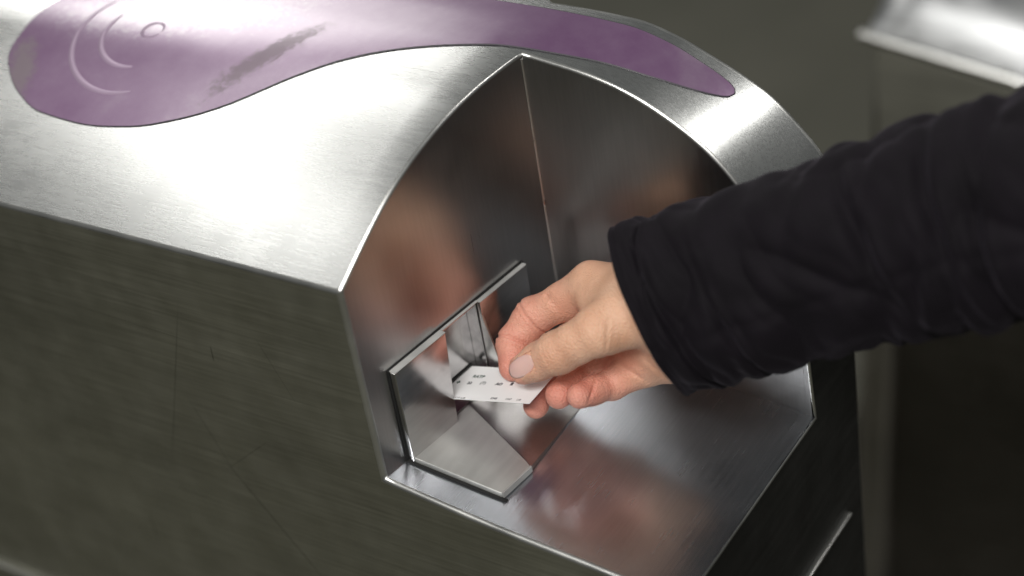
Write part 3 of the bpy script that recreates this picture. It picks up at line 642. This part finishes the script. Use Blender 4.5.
# quilted seams across the arm (t along stations) and creases between them
seams = [0.55, 3.15, 6.2, 7.55, 8.6, 10.0, 11.2]
cre = [(rs.uniform(.7, 9.5), rs.uniform(0, 2*math.pi), rs.uniform(-.9, .9), rs.uniform(.12, .28), rs.uniform(.5, 1.2), rs.uniform(.0012, .0030)) for _ in range(7)]
cre += [(1.35, 1.9, .35, .10, .8, .0040), (1.2, .6, -.5, .12, .7, .0030), (3.0, 2.2, .2, .12, .9, .0035), (6.1, 1.4, .5, .16, .8, .0045), (6.9, 2.3, -.4, .14, .6, .0030), (7.7, 1.7, .4, .16, .8, .0045), (8.5, 1.9, .3, .14, .7, .004), (2.2, 3.6, .5, .16, .8, .004), (3.6, 4.0, -.6, .2, .8, .004), (5.4, 3.5, -.5, .2, .7, .004)]
V = []
for j in range(NV):
    t = (nst-1)*(j/(NV-1))**1.15
    top, bot, ra = catm(tops, t), catm(bots, t), float(catm(rat, t)[0])
    c = (top+bot)/2; e_v = (top-bot)/2; R0 = np.linalg.norm(e_v); e_v /= R0
    ax = catm(tops, min(t+.2, nst-1))+catm(bots, min(t+.2, nst-1))-catm(tops, max(t-.2, 0))-catm(bots, max(t-.2, 0)); ax -= e_v*(ax@e_v); ax /= np.linalg.norm(ax)
    e_d = np.cross(ax, e_v); e_d *= np.sign(-(e_d@FWD))       # towards the lens
    for i in range(NU):
        th_ = 2*math.pi*i/NU; cs, sn = math.cos(th_), math.sin(th_)     # 0 = top outline, pi/2 = facing the lens
        dr = 0
        for s_ in seams:
            x = (t-s_-.12*math.sin(2*th_+s_*3))/.2; dr -= (.0008 if s_ < 6 else .0030)*math.exp(-abs(x)**1.6)
        for (t0, a0, sl_, w_, ln_, am) in cre:
            da = (th_-a0+math.pi) % (2*math.pi)-math.pi
            x = (t-t0-sl_*da)/w_; dr -= am*math.exp(-x*x)*math.exp(-(da/ln_)**2)
            dr += am*.5*math.exp(-((x-1.6)/1.1)**2)*math.exp(-(da/ln_)**2)
        q_ = Vector((t*.55+.35*cs+3.1, .80*cs+.25*t, .80*sn+5.0)); nA_ = mnoise.noise(q_); nB_ = mnoise.noise(q_*2.3+Vector((7, 1, 3))); nC_ = mnoise.noise(q_*4.6)
        dr += .0060*(.4+.6*sn*sn)*(min(abs(nA_)*2.6, 1)**.55-.72)*min(1, t/1.2)+.0016*(min(abs(nB_)*2.0, 1)**.8-.5)*min(1, t/.8)+.0004*nC_
        # long seam along the arm
        x = (th_-1.95)/.045; dr -= .0010*math.exp(-x*x)
        dr += .0012*math.sin(3*th_+t*1.7)*math.sin(t*2.3)+.0007*math.sin(7*th_+t*3.1)
        if t < .35: dr += .0006*math.exp(-((t-.05)/.05)**2)-.0005*math.exp(-((t-.30)/.04)**2)
        bulge = 1-.06*(1-abs(cs))*0
        V.append(c+e_v*cs*(R0+dr)+e_d*sn*(R0*ra+dr)*bulge)
Fc = []
for j in range(NV-1):
    for i in range(NU):
        a = j*NU+i; b_ = j*NU+(i+1) % NU; Fc.append((a, a+NU, b_+NU, b_))
# rolled hem and lining going back inside the cuff
V0 = np.array(V[:NU]); cc = V0.mean(0); axn = catm(tops, .5)+catm(bots, .5)-catm(tops, 0)-catm(bots, 0); axn /= np.linalg.norm(axn)
base = len(V); rings_ = [(-.0004, .992), (.0002, .975), (.003, .93), (.012, .88), (.03, .80), (.05, .72)]
for (o_, sc_) in rings_:
    for p in V0: V.append(cc+(p-cc)*sc_+axn*o_)
for j in range(len(rings_)):
    for i in range(NU):
        a = base+j*NU+i; b_ = base+j*NU+(i+1) % NU
        p_, q_ = (i, (i+1) % NU) if j == 0 else (base+(j-1)*NU+i, base+(j-1)*NU+(i+1) % NU)
        Fc.append((p_, q_, b_, a))
c1 = len(V); V.append(np.mean(V[(NV-1)*NU:NV*NU], 0))
for i in range(NU): Fc.append(((NV-1)*NU+i, c1, (NV-1)*NU+(i+1) % NU))
sleeve = mesh_obj('coat_sleeve', V, Fc, m_coat, person)
# ------------------------------------------------------------------ neighbouring barrier, out of focus
YN = 0.70
def nb(px, py): return hit(px, py, (0, 1, 0), (0, YN, 0))
nbar = empty('ticket_barrier', tuple(nb(900, 300)*np.array([1, 1, 0])+np.array([.3, .12, GZ])), 'blurred ticket barrier behind the arm, silver top at upper right over dark side', 'ticket barrier', 'ticket barriers')
a0 = nb(866, 33); a1 = nb(1010, 77); a2 = nb(1200, 150); zb = GZ
b0 = nb(865, 351); b1 = nb(842, 600)
m_n1 = metal('brushed_steel_neighbour', (0.52, 0.53, 0.54), 0.3, (0, 0, 0), (10, 200, 200), bump=.03, scratch=0)
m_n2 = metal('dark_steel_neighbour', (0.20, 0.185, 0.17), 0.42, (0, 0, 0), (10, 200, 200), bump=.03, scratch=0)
m_n3 = metal('mid_steel_neighbour', (0.56, 0.53, 0.50), 0.45, (0, 0, 0), (200, 200, 10), bump=.03, scratch=0)
zt = a0[2]; bm = bmesh.new(); rows = []
xl = [a0[0], a0[0]+.05, a1[0], a2[0], a2[0]+1.2]
prof = [(0, 0), (.012, .022), (.035, .048), (.07, .066), (.12, .078), (.2, .08)]
xl = [a0[0]+.002, a0[0]+.010, a0[0]+.022, a0[0]+.04]+xl[1:]
for x in xl:
    f_ = min(1, math.sqrt(max(0, 1-(1-min(1, (x-a0[0])/.04))**2))+.05)
    rows.append([bm.verts.new((x, YN+u, float(np.interp(x, [a0[0], a1[0], a2[0], 9], [a0[2], a1[2], a2[2], a2[2]]))+w*f_)) for u, w in prof])
for i in range(len(xl)-1):
    for j in range(len(prof)-1): bm.faces.new((rows[i][j], rows[i+1][j], rows[i+1][j+1], rows[i][j+1]))
for r_ in (rows[0], rows[-1]):
    e = bm.verts.new((r_[-1].co.x, r_[-1].co.y, r_[0].co.z-.01)); bm.faces.new(r_+[e])
bm_obj('top_cover', bm, m_n1, nbar)
bm = bmesh.new(); tube(bm, [(a0[0]-.004, YN-.002, a0[2]), tuple(a1+np.array([0, -.002, 0])), tuple(a2+np.array([0, -.002, 0]))], .0045, 8); bm_obj('edge_trim', bm, m_rim, nbar)
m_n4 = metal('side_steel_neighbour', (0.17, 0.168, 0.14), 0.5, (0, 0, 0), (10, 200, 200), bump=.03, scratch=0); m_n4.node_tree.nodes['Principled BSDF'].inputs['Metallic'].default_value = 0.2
zmid = nb(880, 230)[2]
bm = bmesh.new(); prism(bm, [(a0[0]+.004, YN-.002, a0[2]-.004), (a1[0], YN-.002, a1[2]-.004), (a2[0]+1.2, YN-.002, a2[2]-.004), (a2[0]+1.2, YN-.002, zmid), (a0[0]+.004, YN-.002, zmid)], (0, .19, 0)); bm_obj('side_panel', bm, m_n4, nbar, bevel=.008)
bm = bmesh.new(); poly = [(a0[0]+.004, YN, zmid), (a2[0]+1.2, YN, zmid)] and [(a0[0]+.004, YN, a0[2]-.006), (a1[0], YN, a1[2]-.006), (a2[0], YN, a2[2]-.006), (a2[0]+1.2, YN, a2[2]-.006), (a2[0]+1.2, YN, zb), (b1[0]+(b1[0]-b0[0])*1.0, YN, zb), (b0[0], YN, b0[2])]
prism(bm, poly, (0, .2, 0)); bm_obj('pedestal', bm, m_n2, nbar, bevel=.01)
# rounded upright strip at its near end
def up(px, py): return hit(px, py, (0, 1, 0), (0, YN-.012, 0))
u0, u1 = up(881, 330), up(861, 640)
def upx(px, py, o_): return tuple(up(px, py)+np.array([0, o_, 0]))
bm = bmesh.new(); prism(bm, [up(863, 300), up(893, 300), up(880, 640), up(845, 640)], (0, .02, 0)); bm_obj('corner_post', bm, m_n3, nbar, bevel=.006)
# ------------------------------------------------------------------ ground
V = [(-9, -9, GZ), (9, -9, GZ), (9, 12, GZ), (-9, 12, GZ)]
g = mesh_obj('floor', V, [(0, 1, 2, 3)], m_ground, smooth=False); g['kind'] = 'structure'
# ------------------------------------------------------------------ light: station ceiling lamps and an added fill lamp
w = bpy.data.worlds.new('World'); scn.world = w; w.use_nodes = True
w.node_tree.nodes['Background'].inputs[0].default_value = (0.92, 0.94, 0.91, 1); w.node_tree.nodes['Background'].inputs[1].default_value = 0.12
def area(name, loc, target, sx, sy, power, color=(1, .98, .94), rz=0):
    l = bpy.data.lights.new(name, 'AREA'); l.shape = 'RECTANGLE'; l.size = sx; l.size_y = sy; l.energy = power; l.color = color
    o = bpy.data.objects.new(name, l); COL.objects.link(o); o.location = loc
    return o      # hangs level, facing straight down
area('ceiling_or_fill_lamp', (-1.38, .20, 1.55), 0, .20, 2.1, 10)
area('ceiling_or_fill_lamp', (.75, -1.25, 1.6), 0, 1.4, .3, 60)  # unseen fill lamp added to brighten hand, ticket and recess
area('ceiling_or_fill_lamp', (-.24, -1.30, 1.55), 0, .05, .6, 1.8)
area('ceiling_or_fill_lamp', (1.30, 1.70, 1.55), 0, .45, 1.6, 20)
area('ceiling_or_fill_lamp', (-2.15, 1.95, 1.55), 0, .7, 1.2, 27)
scn.view_settings.view_transform = 'Standard'; scn.view_settings.look = 'None'; scn.view_settings.exposure = 0; scn.view_settings.gamma = 1
